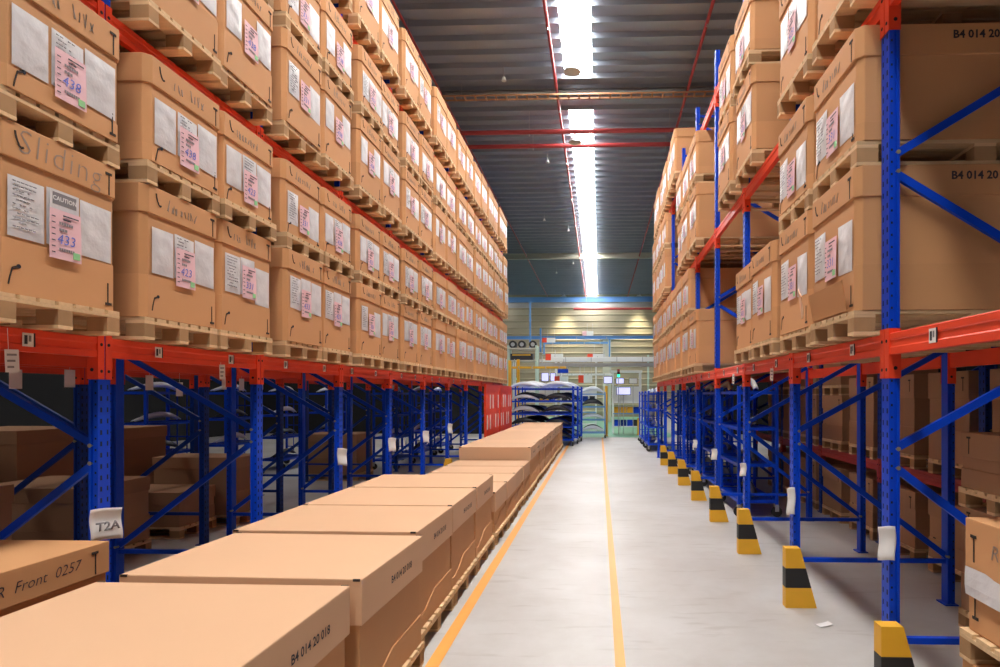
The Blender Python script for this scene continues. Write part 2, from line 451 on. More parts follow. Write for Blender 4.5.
def frame_proto(s, blue):
    """upright frame: front post, rear post, zigzag bracing. s=+1: rack extends to +x"""
    root = thing('rack_upright_frame')
    pm = post_mesh(s, blue, 'post'); link('post', pm, root)
    link('post', post_mesh(-s, blue, 'post'), root, (s*RD, 0, 0))
    fm = MB().box(-.02, .10, -.08, .08, 0, .012, blue)
    fp = fm.mesh('foot_plate')
    link('foot_plate', fp, root, (0 if s > 0 else -.08, 0, 0)); link('foot_plate', fp, root, (s*RD-(.08 if s > 0 else 0), 0, 0))
    a, b = s*.058, s*(RD-.058)
    MB().bar((a, 0, .40), (b, 0, .40), .035, .04, blue).build('horizontal_brace', root)
    MB().bar((a, 0, 7.2), (b, 0, 7.2), .035, .04, blue).build('horizontal_brace', root)
    for i in range(len(BRACE_Z)-1):
        z0, z1 = BRACE_Z[i]+(.06 if i else .05), BRACE_Z[i+1]-.06
        x0, x1 = (b, a) if i % 2 == 0 else (a, b)
        m = MB(); m.bar((x0, 0, z0), (x1, 0, z1), .03, .05, blue); br = m.build('diagonal_brace', root)
        for x, z in ((x0, z0), (x1, z1)):
            k = MB(); k.tube([(x, -.0545, z), (x, .0545, z)], .014, M['bolt'], 8); k.build('bolt', br)
    return root
def beam_meshes(blen, s, red):
    """beam of one bay, spanning y 0..blen between post centres; face at local x=0, body towards s*x"""
    y0, y1 = .0555, blen-.0555
    mb = MB(); hh = BEAM_H
    prof = [(0, -hh), (0, -hh*.70), (.007, -hh*.64), (.007, -hh*.36), (0, -hh*.30), (0, -.006), (.006, 0), (.05, 0), (.05, -hh)]
    mb.prism([(p[0]*s, p[1]) for p in prof], y0+.004, y1-.004, red, axis='y')
    beam = mb.mesh('beam')
    cs = []
    for (ya, q) in ((y0, -1), (y1, 1)):
        c = MB()
        xa, xb = sorted((-.007*s, .070*s)); ys = sorted((ya, ya-q*.004)); c.box(xa, xb, ys[0], ys[1], -.285, .03, red)
        xa, xb = sorted((-.007*s, -.002*s)); yy = sorted((ya, ya+q*.050)); c.box(xa, xb, yy[0], yy[1], -.285, .03, red)
        yc = ya+q*.025
        for z in (-.05, -.23): c.tube([(-.006*s, yc, z), (-.009*s, yc, z)], .011, M['hole'], 8)
        xh = .035*s
        for z in (-.22,):
            c.tube([(xh, ya-q*.001, z), (xh, ya-q*.0065, z)], .012, M['hole'], 8)
        cs.append(c.mesh('connector'))
    return beam, cs
sticker = MB(); sticker.box(-.001, .001, -.035, .035, -.04, .04, M['paper'])
sticker.box(-.0018, .0018, -.024, -.004, -.026, .026, M['ink']); sticker.box(-.0018, .0018, .004, .02, -.01, .026, M['grey_ink']); sticker.box(-.0018, .0018, .036, .046, -.04, .042, M['ink'])
STICK = sticker.mesh('location_sticker')

def rack(side, xa, s, y0, bl, kmin, kmax, levels, blue, red, near_sticks=True, title=None):
    title = title or f'{side} rack'
    fp = frame_proto(s, blue)
    for k in range(kmin, kmax+1):
        o = fp if k == kmin else copy_tree(fp)
        o.location = (xa, y0+bl*k, 0)
        tag(o, f'blue braced upright frame of {title}, ' + (f'{ORD[k]} from the near end' if k >= 0 else 'just before the nearest seen'), 'rack upright', f'upright frames of the {title}')
    bmf, cf = beam_meshes(bl, s, red); bmr, cr = beam_meshes(bl, -s, red)
    rnd = random.Random(5)
    for k in range(kmin, kmax):
        for li, z in enumerate(levels):
            for fr in (0, 1):
                r_ = thing('rack_beam', (xa+(0 if fr == 0 else s*RD), y0+bl*k, z))
                bo = link('beam', bmf if fr == 0 else bmr, r_)
                for c in (cf if fr == 0 else cr): link('connector', c, r_)
                if fr == 0 and li == 0 and near_sticks and k < 6:
                    for yy in (.45+rnd.uniform(-.1, .1), 1.15+rnd.uniform(-.1, .3)):
                        st = link('location_sticker', STICK, bo, (-.0015*s, yy, -.065))
                        if s > 0: st.rotation_euler = (0, 0, math.pi)
                tag(r_, f'red {"front" if fr == 0 else "rear"} beam, {LEVN[li]} level, {title}, {ORD[k-kmin]} bay from near end', 'rack beam', f'beams of the {title}')
rack('left', XL, -1, YL0, BL, -1, 9, LEVS['left'], M['blue'], M['red'])
rack('right', XR, 1, YR0, BR, -1, 8, LEVS['right'], M['blue'], M['red'])
# racks standing back to back behind them; only their lower part shows between the uprights
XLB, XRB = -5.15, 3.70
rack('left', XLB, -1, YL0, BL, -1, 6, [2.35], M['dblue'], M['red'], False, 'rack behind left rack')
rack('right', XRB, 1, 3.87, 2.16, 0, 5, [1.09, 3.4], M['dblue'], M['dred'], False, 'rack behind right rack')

# ------------------------------------------------------------------ row of low cartons along the yellow line
def low_carton_proto(W, L, Hh, code=True):
    root = thing('low_carton')
    b = MB(); b.box(-W/2+.02, W/2-.02, -L/2+.02, L/2-.02, 0, Hh-.03, M['card']); b.build('body', root, bevel=.006)
    l = MB(); lh = .26; e = .001
    l.box(-W/2, W/2, -L/2, L/2, Hh-lh, Hh, M['card2'])  # lid paler than the body: overhead light put into its colour
    lid = l.build('lid', root, bevel=.008)
    # base tray: a rim whose long sides dip in a curve
    t = MB(); th = .20
    for sx in (-1, 1):
        pts = [(-L/2+.004, 0), (L/2-.004, 0), (L/2-.004, th), (-.02, th*.97)]
        for i in range(1, 9):
            u = i/8; y = -.02-u*(L/2-.10); pts.append((y, th*(.97-.55*math.sin(u*math.pi/2)**1.2)))
        pts += [(-L/2+.05, th*.44), (-L/2+.004, th*.5)]
        xa, xb = sorted((sx*(W/2-.0195), sx*(W/2-.010))); t.prism(pts, xa, xb, M['card'], axis='x')
    for sy in (-1, 1):
        ya, yb = sorted((sy*(L/2-.0195), sy*(L/2-.006))); t.box(-W/2+.02, W/2-.02, ya, yb, 0, th*.5, M['card'])
    t.build('base_tray', root)
    for sx in (-1, 1):
        for sy in (-1, 1):
            MB().box(sx*(W/2-.03)-.02, sx*(W/2-.03)+.02, sy*(L/2)-.004, sy*(L/2)+.004, Hh-.012, Hh+.0015, M['slot']).build('corner_notch', lid)
    if code:
        m = MB(); m.mesh_in(text_mesh('B4 014 20 018', .064, 0, .0012), frame((W/2+.0015, .10, Hh-lh/2-.01), (0, 1, 0), (0, 0, 1)), M['ink']); m.build('printed_code', lid)
    return root
def row_pallet_proto(W, L):
    return None
RW, RL = 1.42, 1.06
rp = pallet_proto(RL, RW, True)       # local x = long side
lc = low_carton_proto(RW, RL, .775)
ls = low_carton_proto(RW, .94, .53, False)
rp2 = pallet_proto(.94, RW, True)
rows = [(2.71, lc), (3.89, lc), (5.05, lc), (6.145, lc), (7.25, lc), (8.38, ls), (9.36, ls), (10.34, ls), (11.32, ls)]
rows += [(12.45+1.085*i, lc) for i in range(10)]
XROW = -1.375-RW/2+.03
for i, (y, pr) in enumerate(rows):
    xx = XROW+random.uniform(-.012, .012)+(.045 if i == 1 else 0)
    p = copy_tree(rp if pr is lc else rp2); p.location = (xx+.02, y, .001)
    tag(p, f'wooden pallet on the floor under the {ORD[i]} low carton beside the yellow line', 'pallet', 'pallets along the yellow line')
    c = copy_tree(pr); c.location = (xx, y, .001+PH+.001)
    c.rotation_euler = (0, 0, [-.012, -.03, -.012, .0, .006][i] if i < 5 else random.uniform(-.004, .004))
    kind = 'low pale lidded carton' if pr is lc else 'shallower brown lidded carton'
    tag(c, f'{kind} on a floor pallet, {ORD[i]} in the row beside the yellow line', 'carton', 'cartons in the row along the yellow line')
for o in (rp, rp2, lc, ls): wipe(o)

# ------------------------------------------------------------------ cartons on the floor in and behind the left rack
def plain_carton(name, W, L, Hh, lid_h, m, hand=None, seam=None):
    root = thing(name)
    MB().box(-L/2+.012, L/2-.012, -W/2+.012, W/2-.012, 0, Hh-.02, m).build('body', root, bevel=.006)
    MB().box(-L/2, L/2, -W/2, W/2, Hh-lid_h, Hh, m).build('lid', root, bevel=.006)
    if seam:
        MB().box(-L/2+.004, L/2-.004, -W/2+.004, W/2-.004, 0, seam, m).build('base_tray', root, bevel=.004)
    return root
# near one with handwriting
hr = plain_carton('lidded_carton', 1.5, 1.55, .86, .20, M['card'])
m = MB(); m.mesh_in(text_mesh('H/R  Front  0257', .088, .25, -.0008), frame((0, 0, 0), (0, 1, .03), (0, 0, 1)), M['ink'])
m.build('handwritten_lettering', hr).location = (1.55/2+.0015, .22, .755)
link('fastening_slot', HOOK, hr, (1.55/2+.001, -.28, .76)); link('fastening_slot', TEE, hr, (1.55/2+.001, .64, .75))
hr.location = (-3.15-.775, 3.07, PH+.003)
tag(hr, 'lidded carton with black handwriting on floor pallet, below the nearest left beams', 'carton')
fp_ = pallet_proto(1.46, 1.55, True); fp_.location = (-3.15-.775, 3.07, .001)
tag(fp_, 'wooden pallet under the handwritten carton below the nearest left beams', 'pallet')

FLOOR_L = [  # x front, y, W, L, H, words
    (-5.55, 5.1, 1.05, 1.3, .95, 'tall brown carton behind the nearest left post'),
    (-5.62, 6.95, 1.05, 1.3, .78, 'brown carton on the floor past the tag post'),
    (-5.68, 8.47, .80, 1.3, .47, 'low carton on the floor behind the second left post'),
    (-5.42, 9.27, .68, 1.3, .86, 'brown carton on the floor ahead of the bright gap'),
    (-7.05, 4.6, 1.2, 1.3, 1.35, 'stacked-high carton in the dark at the left edge'),
    (-7.05, 6.2, 1.3, 1.3, 1.38, 'tall carton in the dark behind the tag post'),
    (-7.05, 7.75, 1.2, 1.3, 1.36, 'tall carton deep in the shade, second bay'),
    (-7.05, 9.2, 1.1, 1.3, 1.30, 'tall carton deep in the shade, third bay'),
    (-5.5, 14.2, 1.0, 1.3, .9, 'brown carton on the floor behind the fifth left post'),
]
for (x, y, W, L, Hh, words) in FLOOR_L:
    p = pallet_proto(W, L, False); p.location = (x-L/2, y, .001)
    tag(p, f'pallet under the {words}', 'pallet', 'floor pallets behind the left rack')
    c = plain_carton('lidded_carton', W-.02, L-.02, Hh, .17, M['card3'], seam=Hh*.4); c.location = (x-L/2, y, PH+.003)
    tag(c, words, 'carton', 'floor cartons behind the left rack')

# ------------------------------------------------------------------ cartons in the rack behind the right rack
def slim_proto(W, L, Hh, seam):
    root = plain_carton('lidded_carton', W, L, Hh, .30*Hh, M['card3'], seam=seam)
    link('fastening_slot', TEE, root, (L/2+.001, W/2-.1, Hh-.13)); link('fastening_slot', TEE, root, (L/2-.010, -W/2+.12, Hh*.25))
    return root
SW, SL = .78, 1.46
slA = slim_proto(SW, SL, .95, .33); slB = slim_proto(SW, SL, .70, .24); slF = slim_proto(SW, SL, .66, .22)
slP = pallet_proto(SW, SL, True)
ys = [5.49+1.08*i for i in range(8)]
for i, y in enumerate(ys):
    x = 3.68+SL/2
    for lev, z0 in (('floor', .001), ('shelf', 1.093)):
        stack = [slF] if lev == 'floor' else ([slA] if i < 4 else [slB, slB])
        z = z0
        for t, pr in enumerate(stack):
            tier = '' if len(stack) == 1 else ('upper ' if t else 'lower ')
            where = 'on the floor' if lev == 'floor' else 'on the shaded red beam'
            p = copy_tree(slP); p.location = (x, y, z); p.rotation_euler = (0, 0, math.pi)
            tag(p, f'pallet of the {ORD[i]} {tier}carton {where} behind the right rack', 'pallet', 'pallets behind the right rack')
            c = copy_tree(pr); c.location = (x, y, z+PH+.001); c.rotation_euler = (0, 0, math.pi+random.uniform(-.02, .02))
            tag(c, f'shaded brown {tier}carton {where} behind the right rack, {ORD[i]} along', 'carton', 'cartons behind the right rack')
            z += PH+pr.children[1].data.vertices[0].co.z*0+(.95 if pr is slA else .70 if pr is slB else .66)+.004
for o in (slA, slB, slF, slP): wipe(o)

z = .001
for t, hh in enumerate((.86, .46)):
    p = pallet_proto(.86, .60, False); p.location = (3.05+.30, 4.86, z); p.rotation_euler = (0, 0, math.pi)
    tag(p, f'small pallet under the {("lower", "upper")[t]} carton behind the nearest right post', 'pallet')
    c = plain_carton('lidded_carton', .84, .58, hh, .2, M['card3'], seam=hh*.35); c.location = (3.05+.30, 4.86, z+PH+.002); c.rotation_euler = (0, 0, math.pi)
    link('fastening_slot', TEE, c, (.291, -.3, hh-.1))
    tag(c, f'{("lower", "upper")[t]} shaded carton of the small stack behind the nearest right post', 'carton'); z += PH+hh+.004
# ------------------------------------------------------------------ carton in the near right bay
XN = 1.965
bp = pallet_proto(1.0, 1.4, True); bp.location = (XN+.7, 2.90, .001); bp.rotation_euler = (0, 0, math.pi)
tag(bp, 'bottom pallet of the stack beside the nearest right post', 'pallet')
c0 = plain_carton('lidded_carton', .98, 1.38, .37, .15, M['card']); c0.location = (XN+.7, 2.90, PH+.003)
tag(c0, 'low carton beneath the pallet of the foreground carton at right', 'carton')
bp2 = copy_tree(bp); bp2.location = (XN+.7, 2.90, PH+.376)
tag(bp2, 'wooden pallet under the taped carton beside the nearest right post', 'pallet')
nc = plain_carton('lidded_carton', .96, 1.36, .60, .30, M['card'])
nc.location = (XN+.7, 2.90, PH*2+.379); nc.rotation_euler = (0, 0, math.pi)
z = .60
m = MB(); m.grid(lambda u, v: (.684+.006*math.sin(5*u+3*v), -.47+.92*u, .19+.15*v), 12, 3, M['pouch']); m.build('plastic_pouch', nc)
link('fastening_slot', TEE, nc, (.682, -.40, .45)); link('fastening_slot', TEE, nc, (.676, -.40, .14)).rotation_euler = (R(180), 0, 0)
m = MB(); m.mesh_in(text_mesh('Rear', .11, .2, -.0005), frame((.683, -.16, .46), (0, 1, 0), (0, 0, 1)), M['pencil']); m.build('handwritten_lettering', nc)
tag(nc, 'brown lidded carton with a plastic pouch band, beside the nearest right post', 'carton')
for o in protos_full+protos_far+[proto_sun, pal_full, pal_far]: wipe(o)

# ------------------------------------------------------------------ post protectors
pg = thing('post_protector')
def guard(z0, z1, m, name):
    f = lambda z: .285-(.15*z/.55)
    mb = MB(); mb.prism([(0, z0), (f(z0), z0), (f(z1), z1), (0, z1)], -.05, .05, m, axis='y')
    return mb.build(name, pg, bevel=.003)
guard(.0, .185, M['yellow'], 'base_block'); guard(.1855, .365, M['black'], 'black_band')['label'] = 'black painted band'; guard(.3655, .55, M['yellow'], 'top_block')
for k in range(0, 8):
    o = pg if k == 0 else copy_tree(pg)
    o.location = (XR-.11, YR0+BR*k-.135, .001)
    tag(o, f'yellow and black wedge guard before the {ORD[k]} post of the right rack', 'post protector', 'post protectors of the right rack')
lg = copy_tree(pg)
for i, k in enumerate((5, 6)):
    o = lg if i == 0 else copy_tree(lg)
    o.location = (XL+.10, YL0+BL*k-.13, .001); o.rotation_euler = (0, 0, math.pi)
    tag(o, f'yellow and black wedge guard at the {ORD[k]} post of the left rack', 'post protector', 'post protectors of the left rack')

# ------------------------------------------------------------------ hanging paper tags and wrapped signs
def curl_sheet(name, w, h, seed, m=None, txt=None, th=.5, face=1):
    rnd = random.Random(seed); a, b = rnd.uniform(.5, 1.5), rnd.uniform(-1, 1)
    mb = MB()
    def fn(u, v):
        ang = (u-.5)*th
        return (face*(.06*(math.cos(ang*2)-1)+.012*math.sin(6*v+a)), (u-.5)*w*(1-.15*b*v), v*h+.05*h*math.sin(3*u+a))
    mb.grid(fn, 8, 8, m or M['paper'])
    if txt:
        mb.mesh_in(text_mesh(txt, .08, 0, .002), frame((face*.016, -face*.0, h*.45), (0, face, 0), (0, 0, 1)), M['grey_ink'])
    o = mb.build(name, smooth=True)
    md = o.modifiers.new('s', 'SOLIDIFY'); md.thickness = .002
    return o
o = curl_sheet('post_sign', .19, .21, 3, txt='T2A', face=1); o.location = (XL+.035, YL0-.02, .98); o.rotation_euler = (0, 0, R(-25))
tag(o, 'curled white sign reading T2A on the nearest left blue post', 'sign')
for i, (k, z, w, h) in enumerate(((0, .93, .10, .21), (1, .84, .08, .25), (2, .95, .09, .16), (3, .95, .11, .17), (4, .97, .10, .15))):
    o = curl_sheet('post_sign', w, h, 10+i, face=-1, th=.9); o.location = (XR-.045, YR0+BR*k-.10, z); o.rotation_euler = (0, 0, R(45))
    tag(o, f'crumpled white paper sign on the {ORD[k]} right post', 'sign', 'paper signs on the right posts')
for i, (k, z) in enumerate(((2, 1.05), (3, 1.05), (4, 1.05), (5, 1.1))):
    o = curl_sheet('post_sign', .12, .22, 30+i, face=1, th=.7); o.location = (XL+.06, YL0+BL*k-.09, z); o.rotation_euler = (0, 0, R(-45))
    tag(o, f'white paper sign on the {ORD[k]} left post past the T2A one', 'sign', 'paper signs on the left posts')
def hang_tag(x, y, ztop, s, lab, drop=.1):
    root = thing('hanging_tag', (x, y, ztop))
    MB().box(-.001, .001, -.045, .045, -drop-.13, -drop, M['paper']).build('card', root)
    mb = MB()
    for i in range(3): mb.box(-.0018, .0018, -.033, .03-.01*i, -drop-.03-.035*i-.006, -drop-.03-.035*i+.006, M['grey_ink'])
    mb.build('printed_lines', root)
    MB().tube([(0, -.02, -drop), (0, -.02, 0)], .0015, M['paper'], 5).build('string', root)
    root.rotation_euler = (R(3), 0, R(4)); tag(root, lab, 'tag')
hang_tag(XL+.010, 3.36, 2.34, 1, 'white card tag hanging by string from the nearest left red beam', .12)
hang_tag(XL+.010, YL0+1.28, 2.25, 1, 'white card tag hanging under the second left red beam', .02)
hang_tag(XR-.012, YR0-1.2, 2.37, -1, 'white card tag hanging from the nearest right red beam', .08)
hang_tag(XR-.010, YR0+BR*1+.62, 2.26, -1, 'white card tag hanging from the third right red beam', .02)
hang_tag(XR-.010, YR0+BR*2+.55, 2.26, -1, 'white card tag hanging from the fourth right red beam', .02)
for i, (y, d) in enumerate(((5.2, .05), (5.75, .03), (6.35, .05), (6.8, .05), (7.3, .12), (8.2, .03), (8.6, .04), (9.1, .02))):
    t = thing('hanging_tag', (XLB+.012, y, 2.235)); MB().box(-.001, .001, -.06, .06, -d-.17, -d, M['paper']).build('card', t)
    MB().tube([(0, 0, -d), (0, 0, .03)], .0015, M['paper'], 5).build('string', t)
    tag(t, f'white tag under the red beam of the rack behind the left rack, {ORD[i]} one', 'tag', 'tags on the rear left beam')
# scrap of paper on the floor
o = MB().grid(lambda u, v: (.13*u, .07*v, .004+.012*u*u), 4, 2, M['paper']).build('paper_scrap')
o.location = (1.86, 5.2, .002); o.rotation_euler = (0, 0, .3); tag(o, 'white scrap of paper lying on the floor by a post protector', 'scrap')
o.modifiers.new('s', 'SOLIDIFY').thickness = .002
# ------------------------------------------------------------------ room shell
YN, YF, CZ = -9., 55., 11.0
structure(MB().box(-18, 18, YN, YF, -.2, 0, M['floor']).build('floor'))
structure(MB().box(-4.4, 3.6, 28.3, YF-.1, .0005, .003, M['gfloor']).build('floor_green_paint'))
def stripe(name, pts, w):
    mb = MB()
    for (x0, y0), (x1, y1) in zip(pts, pts[1:]):
        mb.poly([(x0-w/2, y0, .0025), (x0+w/2, y0, .0025), (x1+w/2, y1, .0025), (x1-w/2, y1, .0025)], [(0, 1, 2, 3)], M['line'])
    return structure(mb.build(name))
stripe('floor_line', [(-1.205, -2), (-1.205, 26)], .10)
stripe('floor_line', [(.155, -2), (.155, 28.2)], .075)
SX = [-9.4, -.58]; SWD = .77  # first strip is unseen, added to light the cartons behind the left rack
def corr(name, x0, x1, ya, yb, m, per=.64, dep=.09, z=CZ):
    mb = MB(); pts = []
    y = ya
    while y < yb-1e-6:
        for fy, fz in ((0, -.08), (.07, -.08), (.12, .05), (.95, .05)): pts.append((min(y+fy*per, yb), z+fz))
        y += per
    pts.append((yb, z-.08))
    vs = [(x0, *p) for p in pts]+[(x1, *p) for p in pts]; n = len(pts)
    mb.poly(vs, [(i, i+1, n+i+1, n+i) for i in range(n-1)], m)
    return mb.build(name)
edges = [-18]+[e for x in SX for e in (x-SWD/2, x+SWD/2)]+[18]
for i in range(0, len(edges), 2):
    structure(corr('ceiling', edges[i], edges[i+1], YN, YF, M['ceil']))
NP = int((YF-YN)/.64)
for i, x in enumerate(SX):
    x0, x1 = x-SWD/2, x+SWD/2
    structure(corr('ceiling', x0, x1, YN+.64*41, YN+.64*44, M['ceil']))
    for ya, yb in ((YN, YN+.64*41), (YN+.64*44, YF)):
        mb = MB(); mb.poly([(x0, ya, CZ+.05), (x1, ya, CZ+.05), (x1, yb, CZ+.05), (x0, yb, CZ+.05)], [(3, 2, 1, 0)], M['sky' if i else 'sky2'])
        y = ya
        while y < yb-.3:
            mb.box(x0, x1, y+.60, y+.63, CZ+.02, CZ+.048, M['sky' if i else 'sky2']); y += .64
        structure(mb.build('window_%d' % (2*i+(1 if ya == YN else 2))))
structure(MB().box(-18.2, -18, YN, YF, 0, 11.2, M['wallg']).build('wall_left'))
structure(MB().box(18, 18.2, YN, YF, 0, 11.2, M['wallg']).build('wall_right'))
structure(MB().box(-18, 18, YN-.2, YN, 0, 11.2, M['wallg']).build('wall_near'))
structure(MB().box(-18, -5., 30.6, 30.8, 0, 10.9, M['wallg']).build('wall_dark_backdrop_left')); structure(MB().box(4., 18, 30.6, 30.8, 0, 10.9, M['wallg']).build('wall_dark_backdrop_right'))  # added dark backdrops, hiding the lit far hall so rack gaps stay dark
mb = MB(); pts = []
z = 0.
while z < 11.1:
    for fz, fy in ((0, 0), (.40, 0), (.50, .07), (.54, .07)): pts.append((YF-.01-fy, z+fz))
    z += .58
n = len(pts); mb.poly([(-18, *p) for p in pts]+[(18, *p) for p in pts], [(i, i+1, n+i+1, n+i) for i in range(n-1)], M['wallc'])
structure(mb.build('wall_far'))

# roof steel, pipes and trays
def girder(name, y, z, m, hh=.28, ww=.18):
    mb = MB(); x0, x1 = -17.9, 17.9
    mb.box(x0, x1, y-ww/2, y+ww/2, z-.02, z, m); mb.box(x0, x1, y-ww/2, y+ww/2, z-hh, z-hh+.02, m); mb.box(x0, x1, y-.01, y+.01, z-hh+.02, z-.02, m)
    return structure(mb.build(name))
girder('trim_1', 38.7, 10.95, M['cream'], .35)
girder('trim_2', 17.9, 10.93, M['steel'], .10)
ct = MB()
for dy in (-.13, .13): ct.box(-17.8, 17.8, 17.60+dy-.012, 17.60+dy+.012, 10.57, 10.61, M['tray_or'])
x = -17.7
while x < 17.8: ct.box(x, x+.05, 17.48, 17.72, 10.555, 10.575, M['tray_or']); x += .3
rods = [x for x in range(-16, 17, 4)]
o = ct.build('cable_tray')
ro = thing('roof_cable_tray'); o.parent = ro
for x in rods: MB().tube([(x, 17.60, 10.575), (x, 17.60, 11.0)], .008, M['steel'], 6).build('hanger_rod', ro)
tag(ro, 'orange cable tray hung across the aisle under the metal roof', 'cable tray')
def pipe(pts, r, lab, hang=True, m=None):
    p = thing('sprinkler_pipe')
    MB().tube(pts, r, m or M['pipe'], 10).build('pipe', p)
    a, b = Vector(pts[0]), Vector(pts[-1])
    k = max(2, int((b-a).length/4))
    for i in range(k):
        q = a.lerp(b, (i+.5)/k)
        MB().tube([q, (q.x, q.y, 11.0)], .007, M['steel'], 5).build('hanger', p)
        MB().tube([(q.x, q.y, q.z-r), (q.x, q.y, q.z-r-.05), (q.x, q.y, q.z-r-.052), (q.x, q.y, q.z-r-.06)], [.012, .012, .03, .03], M['steel'], 8).build('sprinkler_head', p)
    tag(p, lab, 'pipe'); return p
pipe([(-1.22, YN+.2, 10.75), (-1.22, 54.7, 10.75)], .042, 'long red pipe running beside the daylight strip overhead')
pipe([(-4.6, YN+.2, 10.75), (-4.6, 54.7, 10.75)], .03, 'thin red pipe running above the left rack edge')
pipe([(2.55, YN+.2, 10.75), (2.55, 54.7, 10.75)], .042, 'long red pipe running above the right rack edge')
pipe([(-17.8, 19.4, 10.35), (17.8, 19.4, 10.35)], .07, 'nearer of two thick red pipes crossing under the roof')
pipe([(-17.8, 20.5, 10.35), (17.8, 20.5, 10.35)], .07, 'farther of two thick red pipes crossing under the roof')
def lamp(x, y, z, r, glow, lab, grp=None):
    t = thing('pendant_lamp', (x, y, z))
    MB().tube([(0, 0, .0), (0, 0, .08), (0, 0, .22), (0, 0, .32)], [r, r*.8, r*.35, r*.3], M['steel'], 24).build('reflector', t)
    MB().tube([(0, 0, -.01), (0, 0, .004)], [r*.9, r*.9], M['lamp_w'] if glow else M['cream'], 24).build('lens', t)
    MB().tube([(0, 0, .32), (0, 0, 11-z)], .012, M['steel'], 6).build('suspension_rod', t)
    tag(t, lab, 'lamp', grp); return t
lamp(-.72, 16.3, 10.6, .24, False, 'round unlit lamp hung under the nearer daylight strip')
lamp(-.78, 19.9, 10.2, .22, False, 'round unlit lamp hung on a rod behind the cable tray')
for x, nm in ((-3.1, 'left'), (3.5, 'right')):
    lamp(x, 53.4, 10.45, .38, True, f'lit bell lamp by the far wall, {nm} of the aisle')
    l = bpy.data.lights.new('bell_lamp_light', 'SPOT'); l.energy = 2200; l.color = (1, .9, .62); l.spot_size = R(64); l.spot_blend = .9; l.shadow_soft_size = .3
    lo = bpy.data.objects.new('bell_lamp_light', l); col.objects.link(lo); lo.location = (x, 53.75, 10.40); lo.rotation_euler = (R(14), 0, 0)
for i, (x, y) in enumerate(((-2.6, 16.6), (-1.9, 22.5), (-2.7, 30.), (-1.6, 32.), (-1.7, 40.), (-3., 43))):
    t = thing('roof_spotlight', (x, y, 10.55))
    MB().tube([(0, 0, 0), (0, 0, .10)], [.07, .04], M['white'], 12).build('head', t); MB().tube([(0, 0, .1), (0, 0, .45)], .008, M['steel'], 6).build('rod', t)
    tag(t, f'small white fitting hung from the roof, {ORD[i]} along the aisle', 'ceiling fitting', 'small roof fittings')

# crane rails before the far wall
def rail(name, y, z, x0, x1, hh, m, lab):
    r_ = thing(name, (0, y, z)); MB().box(x0, x1, -.1, .1, -.02, 0, m).build('top_flange', r_)
    MB().box(x0, x1, -.02, .02, -hh+.02, -.02, m).build('web', r_); MB().box(x0, x1, -.1, .1, -hh, -hh+.02, m).build('bottom_flange', r_)
    k = 0
    for x in (x0+1, x1-1): MB().box(x-.03, x+.03, -.03, .03, 0, 11-z, m).build('hanger', r_)
    tag(r_, lab, 'crane rail')
def at(px, py, Y): return Vector(((px-599)/610*Y, Y, H+(395-py)/610*Y))
rail('crane_rail', 50, at(0, 297, 50).z, -14, 14, .42, M['lblue'], 'blue crane rail crossing under the roof before the far wall')
rail('crane_rail', 49, at(0, 303, 49).z, -14, 14, .35, M['steel'], 'silver crane rail crossing just below the blue one')
rail('crane_rail', 44, at(0, 336, 44).z, -14, 14, .22, M['lblue'], 'thin blue crane rail at mid height of the far wall')
p = MB().tube([(-2, 48, at(0, 309, 48).z), (14, 48, at(0, 309, 48).z)], .09, M['pipe'], 10).build('red_pipe')
pp = thing('wall_pipe'); p.parent = pp
for x in (-1, 6, 13): MB().tube([(x, 48, at(0, 309, 48).z), (x, 48, 11)], .01, M['steel'], 5).build('hanger', pp)
tag(pp, 'short red pipe under the silver crane rail at the far wall', 'pipe')

# ------------------------------------------------------------------ red guard panels at the far end of the left rack
def guard_panel(y0, y1, lab):
    t = thing('protective_screen', (XL+.10, y0, 0)); L = y1-y0
    MB().box(-.03, .03, 0, .10, 0, 2.28, M['red']).build('post', t); MB().box(-.03, .03, L-.10, L, 0, 2.28, M['red']).build('post', t)
    MB().box(-.02, .02, .10, L-.10, .0, .72, M['red']).build('lower_panel', t, bevel=.004)
    pn = MB(); pn.box(-.012, .012, .10, L-.10, .76, 2.1, M['red'])
    pn.build('upper_panel', t)
    n = max(3, int(L/.42))
    for i in range(n):
        yy = .3+i*(L-.6)/(n-1)
        for z in (.95, 1.55):
            if (i+int(z*2)) % 3: MB().box(.0125, .02, yy-.06, yy+.06, z, z+.42, M['paper']).build('document_holder', t)
    MB().box(-.03, .03, .10, L-.10, 2.1, 2.28, M['red']).build('top_rail', t)
    MB().box(-.022, .03, .10, L-.10, .722, .758, M['slot']).build('gap_strip', t)
    tag(t, lab, 'guard screen', 'red guard screens')
guard_panel(17.35, 19.85, 'red panel with white document holders under the left rack end, nearer one')
guard_panel(19.9, 22.5, 'red panel with white document holders under the left rack end, farther one')

